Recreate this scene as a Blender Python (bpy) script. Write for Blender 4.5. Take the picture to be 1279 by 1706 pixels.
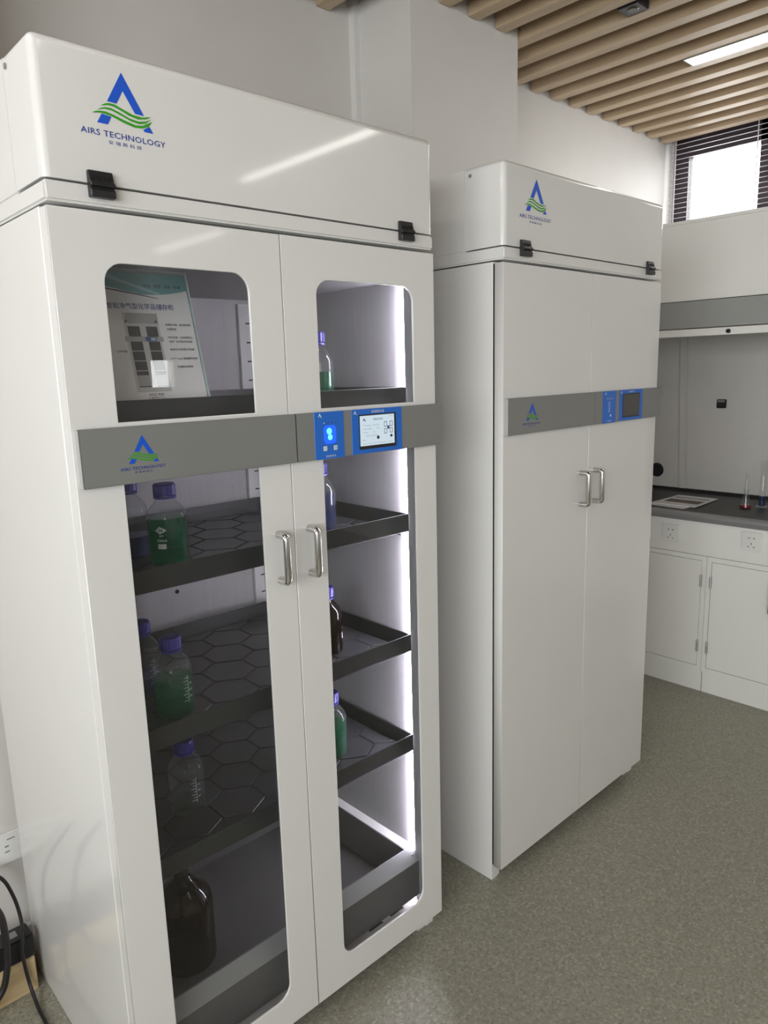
import bpy, bmesh, math, random
from mathutils import Vector, Matrix
random.seed(7)
scene = bpy.context.scene
for o in list(bpy.data.objects):
    bpy.data.objects.remove(o)
C = scene.collection

# ------------------------------------------------------------------ camera
F_PX, CAM = 1207.4, Vector((-0.4485, -1.259, 1.595))
YAW, PITCH, ROLL = 0.7458, -0.1925, -0.0275
fw = Vector((math.sin(YAW) * math.cos(PITCH), math.cos(YAW) * math.cos(PITCH), math.sin(PITCH)))
rt = fw.cross(Vector((0, 0, 1))).normalized()
up = rt.cross(fw)
r2 = rt * math.cos(ROLL) + up * math.sin(ROLL)
u2 = -rt * math.sin(ROLL) + up * math.cos(ROLL)
cd = bpy.data.cameras.new('camera')
cd.sensor_fit = 'HORIZONTAL'
cd.sensor_width = 36.0
cd.lens = F_PX / 1279.0 * 36.0
cd.clip_start = 0.02
cam = bpy.data.objects.new('camera', cd)
C.objects.link(cam)
cam.matrix_world = Matrix(((r2.x, u2.x, -fw.x, CAM.x), (r2.y, u2.y, -fw.y, CAM.y), (r2.z, u2.z, -fw.z, CAM.z), (0, 0, 0, 1)))
scene.camera = cam

# ------------------------------------------------------------------ light and exposure
SKY_STRENGTH, LAMP_STRENGTH, LED_STRENGTH = 7.0, 13.0, 120.0
scene.view_settings.view_transform = 'Standard'
scene.view_settings.look = 'None'
scene.view_settings.gamma = 1.0
scene.view_settings.use_curve_mapping = False
scene.view_settings.exposure = 0.57
world = bpy.data.worlds.new('overcast_sky')
scene.world = world
scene.cycles.max_bounces = 8
scene.cycles.diffuse_bounces = 4
scene.cycles.glossy_bounces = 3
scene.cycles.transparent_max_bounces = 16
scene.cycles.caustics_reflective = False
scene.cycles.caustics_refractive = False
world.use_nodes = True
wb = world.node_tree.nodes['Background']
wb.inputs['Color'].default_value = (0.99, 0.985, 0.99, 1)
wb.inputs['Strength'].default_value = SKY_STRENGTH

# room dimensions (metres): x along the cabinets, y towards the wall behind them
YW, YCOL, ZS, ZC = 1.02, 0.72, 2.893, 3.08
XL, XR, YR = -2.7, 4.16, -6.4
LAMP_LEN = 1.36

def portal(loc, rot, sx, sy):
    l = bpy.data.lights.new('window_portal', 'AREA')
    l.shape = 'RECTANGLE'; l.size = sx; l.size_y = sy
    l.cycles.is_portal = True
    o = bpy.data.objects.new('window_portal', l)
    C.objects.link(o); o.location = loc; o.rotation_euler = rot

portal((XL - 0.14, -2.6, 1.875), (0, math.radians(-90), 0), 1.75, 4.2)
portal((XR + 0.12, 0.2, 2.575), (0, math.radians(90), 0), 0.85, 1.6)

# ------------------------------------------------------------------ materials
def principled(name, col, rough=0.5, metal=0.0, coat=0.0, spec=0.5, var=0.03, scale=6.0, bump=0.0, bscale=200.0, stretch=None):
    m = bpy.data.materials.new(name); m.use_nodes = True
    nt = m.node_tree; b = nt.nodes['Principled BSDF']
    b.inputs['Roughness'].default_value = rough
    b.inputs['Metallic'].default_value = metal
    b.inputs['Coat Weight'].default_value = coat
    b.inputs['Coat Roughness'].default_value = 0.06
    b.inputs['Specular IOR Level'].default_value = spec
    tc = nt.nodes.new('ShaderNodeTexCoord'); mp = nt.nodes.new('ShaderNodeMapping')
    nt.links.new(tc.outputs['Object'], mp.inputs['Vector'])
    if stretch: mp.inputs['Scale'].default_value = stretch
    n = nt.nodes.new('ShaderNodeTexNoise'); n.inputs['Scale'].default_value = scale; n.inputs['Detail'].default_value = 4
    nt.links.new(mp.outputs['Vector'], n.inputs['Vector'])
    r = nt.nodes.new('ShaderNodeValToRGB')
    r.color_ramp.elements[0].position = 0.3; r.color_ramp.elements[1].position = 0.7
    r.color_ramp.elements[0].color = tuple(max(0, c * (1 - var)) for c in col) + (1,)
    r.color_ramp.elements[1].color = tuple(min(1, c * (1 + var)) for c in col) + (1,)
    nt.links.new(n.outputs['Fac'], r.inputs['Fac'])
    nt.links.new(r.outputs['Color'], b.inputs['Base Color'])
    if bump:
        n2 = nt.nodes.new('ShaderNodeTexNoise'); n2.inputs['Scale'].default_value = bscale; n2.inputs['Detail'].default_value = 3
        nt.links.new(mp.outputs['Vector'], n2.inputs['Vector'])
        bp = nt.nodes.new('ShaderNodeBump'); bp.inputs['Strength'].default_value = bump; bp.inputs['Distance'].default_value = 0.002
        nt.links.new(n2.outputs['Fac'], bp.inputs['Height']); nt.links.new(bp.outputs['Normal'], b.inputs['Normal'])
    return m

def emission(name, col, strength):
    m = bpy.data.materials.new(name); m.use_nodes = True
    nt = m.node_tree; nt.nodes.clear()
    e = nt.nodes.new('ShaderNodeEmission'); e.inputs['Color'].default_value = col + (1,); e.inputs['Strength'].default_value = strength
    o = nt.nodes.new('ShaderNodeOutputMaterial'); nt.links.new(e.outputs[0], o.inputs['Surface'])
    return m

def thin_glass(name, tint, ior=1.45, rough=0.0, body=None, body_fac=0.0):
    """clear sheet or vessel wall: tinted see-through with a Fresnel gloss, optionally a bit of body colour"""
    m = bpy.data.materials.new(name); m.use_nodes = True
    nt = m.node_tree; nt.nodes.clear()
    out = nt.nodes.new('ShaderNodeOutputMaterial')
    t = nt.nodes.new('ShaderNodeBsdfTransparent'); t.inputs['Color'].default_value = tint + (1,)
    base = t.outputs[0]
    if body:
        d = nt.nodes.new('ShaderNodeBsdfDiffuse'); d.inputs['Color'].default_value = body + (1,)
        l = nt.nodes.new('ShaderNodeBsdfTranslucent'); l.inputs['Color'].default_value = body + (1,)
        a = nt.nodes.new('ShaderNodeMixShader'); a.inputs[0].default_value = 0.6
        nt.links.new(d.outputs[0], a.inputs[1]); nt.links.new(l.outputs[0], a.inputs[2])
        mx = nt.nodes.new('ShaderNodeMixShader'); mx.inputs[0].default_value = body_fac
        nt.links.new(base, mx.inputs[1]); nt.links.new(a.outputs[0], mx.inputs[2]); base = mx.outputs[0]
    g = nt.nodes.new('ShaderNodeBsdfGlossy'); g.inputs['Roughness'].default_value = rough
    lw = nt.nodes.new('ShaderNodeLayerWeight'); lw.inputs['Blend'].default_value = 0.5
    pw_ = nt.nodes.new('ShaderNodeMath'); pw_.operation = 'POWER'; pw_.inputs[1].default_value = 5.0
    nt.links.new(lw.outputs['Facing'], pw_.inputs[0])
    f0 = ((ior - 1) / (ior + 1)) ** 2
    fr = nt.nodes.new('ShaderNodeMath'); fr.operation = 'MULTIPLY_ADD'; fr.inputs[1].default_value = 1 - f0; fr.inputs[2].default_value = f0
    nt.links.new(pw_.outputs[0], fr.inputs[0])
    f = nt.nodes.new('ShaderNodeMixShader')
    nt.links.new(fr.outputs[0], f.inputs[0]); nt.links.new(base, f.inputs[1]); nt.links.new(g.outputs[0], f.inputs[2])
    nt.links.new(f.outputs[0], out.inputs['Surface'])
    return m

def wood_material(name, a, b, axis_scale):
    m = bpy.data.materials.new(name); m.use_nodes = True
    nt = m.node_tree; p = nt.nodes['Principled BSDF']; p.inputs['Roughness'].default_value = 0.45
    tc = nt.nodes.new('ShaderNodeTexCoord'); mp = nt.nodes.new('ShaderNodeMapping')
    oi = nt.nodes.new('ShaderNodeObjectInfo'); ad = nt.nodes.new('ShaderNodeVectorMath'); ad.operation = 'ADD'
    sc = nt.nodes.new('ShaderNodeVectorMath'); sc.operation = 'SCALE'; sc.inputs[0].default_value = (3.1, 5.7, 1.3); sc.inputs['Scale'].default_value = 1.0
    mu = nt.nodes.new('ShaderNodeMath'); mu.operation = 'MULTIPLY'; mu.inputs[1].default_value = 9.0
    nt.links.new(oi.outputs['Random'], mu.inputs[0]); nt.links.new(mu.outputs[0], sc.inputs['Scale'])
    nt.links.new(tc.outputs['Object'], ad.inputs[0]); nt.links.new(sc.outputs[0], ad.inputs[1])
    nt.links.new(ad.outputs[0], mp.inputs['Vector']); mp.inputs['Scale'].default_value = axis_scale
    n = nt.nodes.new('ShaderNodeTexNoise'); n.inputs['Scale'].default_value = 1.0; n.inputs['Detail'].default_value = 6; n.inputs['Distortion'].default_value = 0.6
    nt.links.new(mp.outputs[0], n.inputs['Vector'])
    r = nt.nodes.new('ShaderNodeValToRGB'); r.color_ramp.elements[0].position = 0.35; r.color_ramp.elements[1].position = 0.65
    r.color_ramp.elements[0].color = a + (1,); r.color_ramp.elements[1].color = b + (1,)
    nt.links.new(n.outputs['Fac'], r.inputs['Fac']); nt.links.new(r.outputs[0], p.inputs['Base Color'])
    return m

def floor_material():
    m = bpy.data.materials.new('speckled_vinyl'); m.use_nodes = True
    nt = m.node_tree; p = nt.nodes['Principled BSDF']; p.inputs['Roughness'].default_value = 0.42
    tc = nt.nodes.new('ShaderNodeTexCoord')
    v = nt.nodes.new('ShaderNodeTexVoronoi'); v.inputs['Scale'].default_value = 170.0
    n = nt.nodes.new('ShaderNodeTexNoise'); n.inputs['Scale'].default_value = 90.0; n.inputs['Detail'].default_value = 5
    nt.links.new(tc.outputs['Object'], v.inputs['Vector']); nt.links.new(tc.outputs['Object'], n.inputs['Vector'])
    r = nt.nodes.new('ShaderNodeValToRGB')
    e = r.color_ramp.elements
    e[0].position = 0.0; e[0].color = (0.17, 0.163, 0.125, 1)
    e[1].position = 1.0; e[1].color = (0.40, 0.385, 0.31, 1)
    k = e.new(0.35); k.color = (0.245, 0.236, 0.188, 1)
    k = e.new(0.8); k.color = (0.285, 0.275, 0.22, 1)
    sp = nt.nodes.new('ShaderNodeSeparateColor'); nt.links.new(v.outputs['Color'], sp.inputs[0])
    nt.links.new(sp.outputs[0], r.inputs['Fac'])
    mx = nt.nodes.new('ShaderNodeMix'); mx.data_type = 'RGBA'; mx.inputs[0].default_value = 0.35
    r2_ = nt.nodes.new('ShaderNodeValToRGB'); r2_.color_ramp.elements[0].color = (0.18, 0.173, 0.133, 1); r2_.color_ramp.elements[1].color = (0.35, 0.338, 0.27, 1)
    r2_.color_ramp.elements[0].position = 0.3; r2_.color_ramp.elements[1].position = 0.7
    nt.links.new(n.outputs['Fac'], r2_.inputs['Fac'])
    nt.links.new(r.outputs[0], mx.inputs[6]); nt.links.new(r2_.outputs[0], mx.inputs[7])
    nt.links.new(mx.outputs[2], p.inputs['Base Color'])
    return m

M = dict(
    cab=principled('white_powder_coat', (0.735, 0.726, 0.712), 0.28, coat=0.6, var=0.01, bump=0.03, bscale=60),
    wall=principled('wall_paint', (0.68, 0.655, 0.63), 0.6, var=0.015, bump=0.05, bscale=300),
    trim=principled('white_trim', (0.72, 0.71, 0.69), 0.4),
    ceil=principled('dark_ceiling_void', (0.05, 0.04, 0.035), 0.9),
    wood=wood_material('oak_slat', (0.42, 0.31, 0.20), (0.53, 0.41, 0.28), (16, 1.2, 16)),
    ply=wood_material('pale_board', (0.50, 0.37, 0.20), (0.62, 0.48, 0.28), (3, 30, 30)),
    floor=floor_material(),
    band=principled('grey_enamel', (0.24, 0.243, 0.238), 0.38, metal=0.25, var=0.02),
    bandedge=principled('light_band_cap', (0.42, 0.42, 0.41), 0.4),
    tray=principled('charcoal_tray', (0.022, 0.024, 0.026), 0.38, var=0.05),
    pad=principled('charcoal_pad', (0.047, 0.048, 0.053), 0.33, var=0.05),
    inner=principled('brushed_lining', (0.50, 0.49, 0.51), 0.42, metal=0.2, var=0.04, scale=3.0, stretch=(40, 40, 1)),
    inback=principled('grey_lining', (0.50, 0.49, 0.495), 0.45, var=0.03, scale=3.0, stretch=(40, 40, 1)),
    post=principled('grey_post', (0.24, 0.24, 0.245), 0.4, var=0.02),
    sump=principled('sump_steel', (0.13, 0.13, 0.13), 0.42, metal=0.3),
    sumplip=principled('sump_lip', (0.25, 0.255, 0.26), 0.38, metal=0.3),
    white=principled('white_plastic', (0.78, 0.78, 0.76), 0.35),
    black=principled('black_plastic', (0.012, 0.012, 0.014), 0.4),
    dark=principled('dark_gap', (0.02, 0.019, 0.018), 0.8),
    chrome=principled('satin_chrome', (0.62, 0.61, 0.59), 0.16, metal=1.0),
    steel=principled('steel_edge', (0.36, 0.36, 0.37), 0.32, metal=0.6),
    blue=principled('logo_blue', (0.002, 0.085, 0.60), 0.4),
    navy=principled('logo_navy', (0.012, 0.045, 0.30), 0.4),
    green=principled('logo_green', (0.03, 0.32, 0.008), 0.4),
    panel=principled('control_blue', (0.012, 0.14, 0.60), 0.32),
    hoodwhite=principled('hood_white', (0.84, 0.83, 0.80), 0.35, var=0.01),
    hoodgrey=principled('hood_grey', (0.34, 0.345, 0.335), 0.4),
    hoodin=principled('hood_liner', (0.58, 0.56, 0.53), 0.5),
    top=principled('black_worktop', (0.028, 0.027, 0.028), 0.42),
    winframe=principled('dark_window_frame', (0.035, 0.022, 0.028), 0.5),
    blind=thin_glass('white_blind', (0, 0, 0), 1.2, 0.3, body=(0.80, 0.78, 0.80), body_fac=1.0),
    paper=principled('paper', (0.90, 0.88, 0.90), 0.6),
    teal=principled('print_teal', (0.16, 0.42, 0.45), 0.5),
    teal2=principled('print_pale_teal', (0.36, 0.60, 0.62), 0.5),
    ink=principled('print_ink', (0.05, 0.05, 0.09), 0.6),
    inkblue=principled('print_blue', (0.06, 0.09, 0.30), 0.6),
    pgrey=principled('print_grey', (0.42, 0.41, 0.42), 0.6),
    plight=principled('print_light_grey', (0.62, 0.61, 0.62), 0.6),
    pdark=principled('print_dark', (0.045, 0.045, 0.055), 0.6),
    brownprint=principled('print_brown', (0.20, 0.14, 0.12), 0.6),
    cap=principled('violet_blue_cap', (0.026, 0.022, 0.26), 0.35),
    ring=principled('blue_pour_ring', (0.03, 0.03, 0.30), 0.35),
    etch=principled('white_print', (0.72, 0.76, 0.75), 0.6),
    cable=principled('cable_rubber', (0.012, 0.010, 0.012), 0.45),
    glass=thin_glass('door_glass', (0.985, 0.986, 0.988), 1.5),
    winglass=thin_glass('window_glass', (0.96, 0.98, 0.98), 1.45),
    vessel=thin_glass('bottle_glass', (0.96, 0.975, 0.975), 1.5, body=(0.8, 0.85, 0.85), body_fac=0.05),
    amber=thin_glass('amber_glass', (0.16, 0.055, 0.02), 1.45, body=(0.03, 0.012, 0.008), body_fac=0.45),
    liqgreen=thin_glass('green_liquid', (0.05, 0.62, 0.40), 1.33, body=(0.0, 0.42, 0.21), body_fac=0.24),
    liqblue=thin_glass('blue_liquid', (0.16, 0.28, 0.60), 1.33, body=(0.03, 0.07, 0.26), body_fac=0.35),
    liqclear=thin_glass('clear_liquid', (0.80, 0.84, 0.82), 1.2, body=(0.5, 0.5, 0.5), body_fac=0.04),
    liqpink=thin_glass('red_liquid', (0.75, 0.10, 0.14), 1.33, body=(0.6, 0.03, 0.06), body_fac=0.5),
    acrylic=thin_glass('acrylic_sheet', (0.99, 0.995, 0.992), 1.3),
    acryledge=principled('acrylic_edge', (0.52, 0.66, 0.64), 0.2),
    lamp=emission('lamp_diffuser', (1.0, 0.962, 0.912), LAMP_STRENGTH),
    led=emission('led_strip', (0.90, 0.86, 1.0), LED_STRENGTH),
    screen=emission('lit_screen', (0.70, 0.83, 0.92), 0.58),
    scrink=principled('screen_ink', (0.02, 0.03, 0.07), 0.5),
    finger=emission('lit_fingerprint', (0.02, 0.10, 1.0), 1.1),
    finger2=emission('lit_fingerprint_core', (0.10, 0.62, 1.0), 1.8),
    scroff=principled('dark_screen', (0.045, 0.042, 0.040), 0.12),
)

# ------------------------------------------------------------------ mesh helpers
class MB:
    def __init__(s): s.v, s.f = [], []
    def add(s, vs, fs):
        n = len(s.v); s.v += [tuple(p) for p in vs]; s.f += [tuple(i + n for i in f) for f in fs]; return s
    def box(s, x0, x1, y0, y1, z0, z1):
        return s.add([(x0, y0, z0), (x1, y0, z0), (x1, y1, z0), (x0, y1, z0), (x0, y0, z1), (x1, y0, z1), (x1, y1, z1), (x0, y1, z1)],
                     [(3, 2, 1, 0), (4, 5, 6, 7), (0, 1, 5, 4), (1, 2, 6, 5), (2, 3, 7, 6), (3, 0, 4, 7)])
    def prism(s, prof, a0, a1, axis='x'):
        """profile points extruded along an axis: 'x' -> (y,z), 'y' -> (x,z), 'z' -> (x,y)"""
        def P(p, a):
            return {'x': (a, p[0], p[1]), 'y': (p[0], a, p[1]), 'z': (p[0], p[1], a)}[axis]
        n = len(prof)
        return s.add([P(p, a0) for p in prof] + [P(p, a1) for p in prof],
                     [tuple(range(n)), tuple(range(2 * n - 1, n - 1, -1))] + [((i + 1) % n, i, n + i, n + (i + 1) % n) for i in range(n)])
    def lathe(s, prof, cx=0, cy=0, cz=0, n=28, closed=False):
        vs, fs = [], []
        for r, z in prof:
            for k in range(n):
                a = 2 * math.pi * k / n
                vs.append((cx + r * math.cos(a), cy + r * math.sin(a), cz + z))
        m = len(prof)
        for i in range(m - 1):
            for k in range(n):
                fs.append((i * n + k, i * n + (k + 1) % n, (i + 1) * n + (k + 1) % n, (i + 1) * n + k))
        if prof[0][0] > 1e-5 and closed: fs.append(tuple(range(n - 1, -1, -1)))
        if prof[-1][0] > 1e-5 and closed: fs.append(tuple((m - 1) * n + k for k in range(n)))
        return s.add(vs, fs)
    def tube(s, pts, r, n=8):
        pts = [Vector(p) for p in pts]; vs, fs = [], []
        prev = None
        for i, p in enumerate(pts):
            t = (pts[min(i + 1, len(pts) - 1)] - pts[max(i - 1, 0)]).normalized()
            a = prev if prev else (Vector((0, 0, 1)) if abs(t.z) < 0.9 else Vector((1, 0, 0)))
            a = (a - t * a.dot(t)).normalized(); b = t.cross(a); prev = a
            for k in range(n):
                q = 2 * math.pi * k / n
                vs.append(p + a * r * math.cos(q) + b * r * math.sin(q))
        for i in range(len(pts) - 1):
            for k in range(n):
                fs.append((i * n + k, i * n + (k + 1) % n, (i + 1) * n + (k + 1) % n, (i + 1) * n + k))
        fs.append(tuple(range(n - 1, -1, -1))); fs.append(tuple((len(pts) - 1) * n + k for k in range(n)))
        return s.add(vs, fs)
    def mesh(s, name, mat=None, bevel=0.0, smooth=False, seg=2):
        bm = bmesh.new()
        vs = [bm.verts.new(p) for p in s.v]
        for f in s.f:
            try: bm.faces.new([vs[i] for i in f])
            except ValueError: pass
        bmesh.ops.remove_doubles(bm, verts=bm.verts, dist=1e-6)
        bmesh.ops.recalc_face_normals(bm, faces=bm.faces)
        if bevel:
            ed = [e for e in bm.edges if len(e.link_faces) == 2 and e.calc_face_angle(0) > 0.5]
            bmesh.ops.bevel(bm, geom=ed, offset=bevel, segments=seg, affect='EDGES', clamp_overlap=True)
        me = bpy.data.meshes.new(name); bm.to_mesh(me); bm.free()
        if smooth:
            for p in me.polygons: p.use_smooth = True
        if smooth: me.set_sharp_from_angle(angle=math.radians(40))
        if mat: me.materials.append(mat)
        return me
    def build(s, name, mat, parent=None, bevel=0.0, smooth=False, seg=2):
        return link(name, s.mesh(name, mat, bevel, smooth, seg), parent)

def link(name, me, parent=None):
    o = bpy.data.objects.new(name, me); C.objects.link(o)
    if parent: o.parent = parent
    return o

def tag(o, label=None, cat=None, group=None, kind=None):
    if label: o['label'] = label
    if cat: o['category'] = cat
    if group: o['group'] = group
    if kind: o['kind'] = kind
    return o

def thing(name, label, cat, loc=(0, 0, 0), rz=0.0, group=None):
    o = bpy.data.objects.new(name, None); C.objects.link(o)
    o.location = loc; o.rotation_euler = (0, 0, rz); o.empty_display_size = 0.05
    return tag(o, label, cat, group)

def box(name, mat, parent, x0, x1, y0, y1, z0, z1, bevel=0.0):
    return MB().box(x0, x1, y0, y1, z0, z1).build(name, mat, parent, bevel)

def struct(name, mb, mat, bevel=0.0):
    return tag(mb.build(name, mat, None, bevel), kind='structure')

def from_curve(cu):
    ob = bpy.data.objects.new('curve_source', cu); C.objects.link(ob)
    bpy.context.view_layer.update()
    dg = bpy.context.evaluated_depsgraph_get()
    me = bpy.data.meshes.new_from_object(ob.evaluated_get(dg))
    bpy.data.objects.remove(ob); bpy.data.curves.remove(cu)
    return me

def rrect(x0, x1, z0, z1, r, corners=(1, 1, 1, 1), seg=7):
    """rounded rectangle; corners: bottom-left, bottom-right, top-right, top-left"""
    pts = []
    for (cx, cz, a0, on) in ((x0, z0, 180, corners[0]), (x1, z0, 270, corners[1]), (x1, z1, 0, corners[2]), (x0, z1, 90, corners[3])):
        if not on: pts.append((cx, cz)); continue
        ox = cx + (r if cx == x0 else -r); oz = cz + (r if cz == z0 else -r)
        for k in range(seg + 1):
            a = math.radians(a0 + 90 * k / seg)
            pts.append((ox + r * math.cos(a), oz + r * math.sin(a)))
    return pts

def plate(loops, y0, y1, bevel=0.0):
    """upright plate in the xz plane with holes (first loop = outline), from depth y0 to y1"""
    cu = bpy.data.curves.new('plate', 'CURVE'); cu.dimensions = '2D'; cu.fill_mode = 'BOTH'
    cu.extrude = (y1 - y0) / 2 - bevel; cu.bevel_depth = bevel; cu.bevel_resolution = 1; cu.offset = -bevel
    for lp in loops:
        sp = cu.splines.new('POLY'); sp.points.add(len(lp) - 1); sp.use_cyclic_u = True
        for p, q in zip(sp.points, lp): p.co = (q[0], q[1], 0, 1)
    me = from_curve(cu)
    for v in me.vertices:
        x, z, d = v.co
        v.co = (x, (y0 + y1) / 2 - d, z)
    me.materials.clear()
    return me

_tc = {}
def text_geo(s, size, align='CENTER', spacing=1.0, bold=0.0):
    key = (s, size, align, spacing, bold)
    if key not in _tc:
        cu = bpy.data.curves.new('lettering', 'FONT'); cu.body = s; cu.size = size; cu.align_x = align
        cu.resolution_u = 2; cu.space_character = spacing; cu.offset = bold
        me = from_curve(cu)
        _tc[key] = ([tuple(v.co) for v in me.vertices], [tuple(p.vertices) for p in me.polygons])
        bpy.data.meshes.remove(me)
    return _tc[key]

def fit_text(s, width, height, **k):
    """text scaled so that its ink is width x height, centred at the origin"""
    v, f = text_geo(s, 1.0, **k)
    x0, x1 = min(p[0] for p in v), max(p[0] for p in v); z0, z1 = min(p[1] for p in v), max(p[1] for p in v)
    sx = width / max(1e-6, x1 - x0); sz = height / max(1e-6, z1 - z0) if height else sx
    return [((p[0] - (x0 + x1) / 2) * sx, (p[1] - (z0 + z1) / 2) * sz) for p in v], f

def flat(name, pts, faces, mat, parent, place):
    me = bpy.data.meshes.new(name); me.from_pydata([place(p) for p in pts], [], faces); me.update(); me.materials.append(mat)
    return link(name, me, parent)

# ------------------------------------------------------------------ the room
struct('floor', MB().box(XL - 0.2, XR + 0.2, YR - 0.2, YW + 0.2, -0.12, 0), M['floor'])
ceiling = struct('ceiling', MB().box(XL - 0.2, XR + 0.2, YR - 0.2, YW + 0.2, ZC, ZC + 0.1), M['ceil'])
struct('wall_back', MB().box(XL - 0.2, XR + 0.2, YW, YW + 0.15, 0, ZC), M['wall'])
struct('wall_column', MB().box(1.57, 2.188, YCOL, YW, 0, ZC), M['wall'])
struct('wall_pilaster', MB().box(-0.9, 0.12, 0.75, YW, 0, ZC), M['wall'])
struct('trim_1', MB().box(1.545, 1.57, YW - 0.03, YW, 0, ZC), M['trim'])
struct('baseboard_back', MB().box(-0.9, 0.12, 0.735, 0.75, 0, 0.105), M['trim'], 0.003)

def wall_x(name, xa, xb, holes):
    """wall in a plane of constant x with rectangular openings (y0,y1,z0,z1)"""
    mb = MB(); ys = sorted({YR - 0.15, YW + 0.15} | {h[0] for h in holes} | {h[1] for h in holes})
    for a, b in zip(ys, ys[1:]):
        h = [q for q in holes if q[0] <= a and q[1] >= b]
        if not h: mb.box(xa, xb, a, b, 0, ZC)
        else:
            mb.box(xa, xb, a, b, 0, h[0][2]); mb.box(xa, xb, a, b, h[0][3], ZC)
    return struct(name, mb, M['wall'])
WR = (-0.60, 1.01, 2.15, 3.0)
WL = (-4.7, -0.5, 1.0, 2.75)
wall_x('wall_right', XR, XR + 0.15, [WR])
wall_x('wall_left', XL - 0.15, XL, [WL])
DX0, DX1 = 3.22, 3.49
mb = MB()
mb.box(XL - 0.2, DX0, YR - 0.15, YR, 0, ZC).box(DX1, XR + 0.2, YR - 0.15, YR, 0, ZC).box(DX0, DX1, YR - 0.15, YR, 0, 1.48).box(DX0, DX1, YR - 0.15, YR, 1.775, ZC)
struct('wall_front', mb, M['wall'])
w3 = struct('window_3', MB().box(DX0, DX1, YR - 0.05, YR - 0.045, 1.48, 1.775), M['winglass'])

# window in the end wall
wn = struct('window_1', MB().box(XR + 0.02, XR + 0.08, 0.923, 1.01, WR[2], WR[3]).box(XR + 0.02, XR + 0.08, 0.40, 0.507, WR[2], WR[3])
            .box(XR + 0.02, XR + 0.08, -0.60, -0.52, WR[2], WR[3])
            .box(XR + 0.02, XR + 0.08, -0.52, 0.923, 2.822, WR[3]).box(XR + 0.02, XR + 0.08, -0.52, 0.923, WR[2], WR[2] + 0.08), M['winframe'])
for a, b in ((0.507, 0.923), (-0.52, 0.40)):
    box('pane', M['winglass'], wn, XR + 0.045, XR + 0.05, a, b, WR[2] + 0.08, 2.822)
wx0, wx1 = XL - 0.1, XL - 0.04
w2 = struct('window_2', MB().box(wx0, wx1, WL[0], WL[0] + 0.06, WL[2], WL[3]).box(wx0, wx1, WL[1] - 0.06, WL[1], WL[2], WL[3]).box(wx0, wx1, -2.63, -2.57, WL[2], WL[3])
            .box(wx0, wx1, WL[0] + 0.06, WL[1] - 0.06, WL[2], WL[2] + 0.06).box(wx0, wx1, WL[0] + 0.06, WL[1] - 0.06, WL[3] - 0.06, WL[3]), M['winframe'])
for a, b in ((WL[0] + 0.06, -2.63), (-2.57, WL[1] - 0.06)):
    box('pane', M['winglass'], w2, XL - 0.075, XL - 0.07, a, b, WL[2] + 0.06, WL[3] - 0.06)

# venetian blind
bl = thing('venetian_blind', 'white venetian blind with thin open slats over the bright dark-framed window', 'blind', (4.09, 0.2, 2.2))
bl_y0, bl_y1 = -0.55, 0.80     # local y
slat_me = MB().prism([(-0.0125, -0.001), (0, 0.0012), (0.0125, -0.001), (0.0125, -0.0002), (0, 0.0022), (-0.0125, -0.0002)], bl_y0, bl_y1, 'y').mesh('slat', M['blind'])
for k in range(22):
    s = link('slat', slat_me, bl); s.location = (0, 0, 0.711 - 0.028 * k); s.rotation_euler = (0, math.radians(-12), 0)
box('head_rail', M['blind'], bl, -0.015, 0.015, bl_y0, bl_y1, 0.73, 0.755)
for y in (0.757, 0.285):
    MB().tube([(-0.014, y, 0.732), (-0.014, y, 0.11)], 0.003, 6).build('ladder_cord', M['blind'], bl)
box('bottom_rail', M['blind'], bl, -0.013, 0.013, bl_y0, bl_y1, 0.10, 0.115)

# slatted ceiling
PITCH_S, SW, SH = 0.1625, 0.060, 0.105
def slat_mesh(y1):
    return MB().box(0, SW, YR, y1, 0, SH).mesh('ceiling_slat', M['wood'], 0.002, seg=1)
sl_full, sl_col, sl_pil = slat_mesh(YW - 0.004), slat_mesh(YCOL - 0.004), slat_mesh(0.746)
k0 = int((2.686 - XL) / PITCH_S)
LAMPS = []
for k in range(-k0, 10):
    x = 2.686 + PITCH_S * k
    if x + SW > XR - 0.02: break
    me = sl_col if (x + SW > 1.54 and x < 2.188) else (sl_pil if (x + SW > -0.9 and x < 0.12) else sl_full)
    s = link('ceiling_slat', me, ceiling); s.location = (x, 0, ZS)

def ceiling_lamp(x, y0, label):
    """linear lamp set between two slats, long side along y"""
    t = thing('linear_lamp', label, 'ceiling lamp', (x, y0, ZS), 0, 'linear lamps between the ceiling slats')
    w = PITCH_S - SW - 0.004
    MB().box(0, w, -LAMP_LEN, 0, 0.006, 0.05).build('housing', M['white'], t, 0.002)
    fr = MB().box(0, 0.005, -LAMP_LEN, 0, -0.004, 0.006).box(w - 0.005, w, -LAMP_LEN, 0, -0.004, 0.006)
    fr.box(0.005, w - 0.005, -0.006, 0, -0.004, 0.006).box(0.005, w - 0.005, -LAMP_LEN, -LAMP_LEN + 0.006, -0.004, 0.006)
    fr.build('frame', M['steel'], t)
    box('diffuser', M['lamp'], t, 0.006, w - 0.006, -LAMP_LEN + 0.007, -0.007, -0.002, 0.004)
def gap(k): return 2.686 + PITCH_S * k + SW + 0.002
ceiling_lamp(gap(1), 0.374, 'lit linear lamp between the slats near the bright window')
ceiling_lamp(gap(-2), -1.88, 'lit linear lamp mirrored as a white streak in the tall hood of the glazed cabinet')
ceiling_lamp(gap(-13), -1.88, 'lit linear lamp mirrored at the left corner of the glazed cabinet hood')
ceiling_lamp(gap(-22), 0.374, 'unseen linear lamp added on the left to light the side of the glazed cabinet')  # out of view, added to brighten the left side of the cabinet
ceiling_lamp(gap(3), -4.85, 'lit linear lamp mirrored as a short streak on the glazed door')

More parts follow.
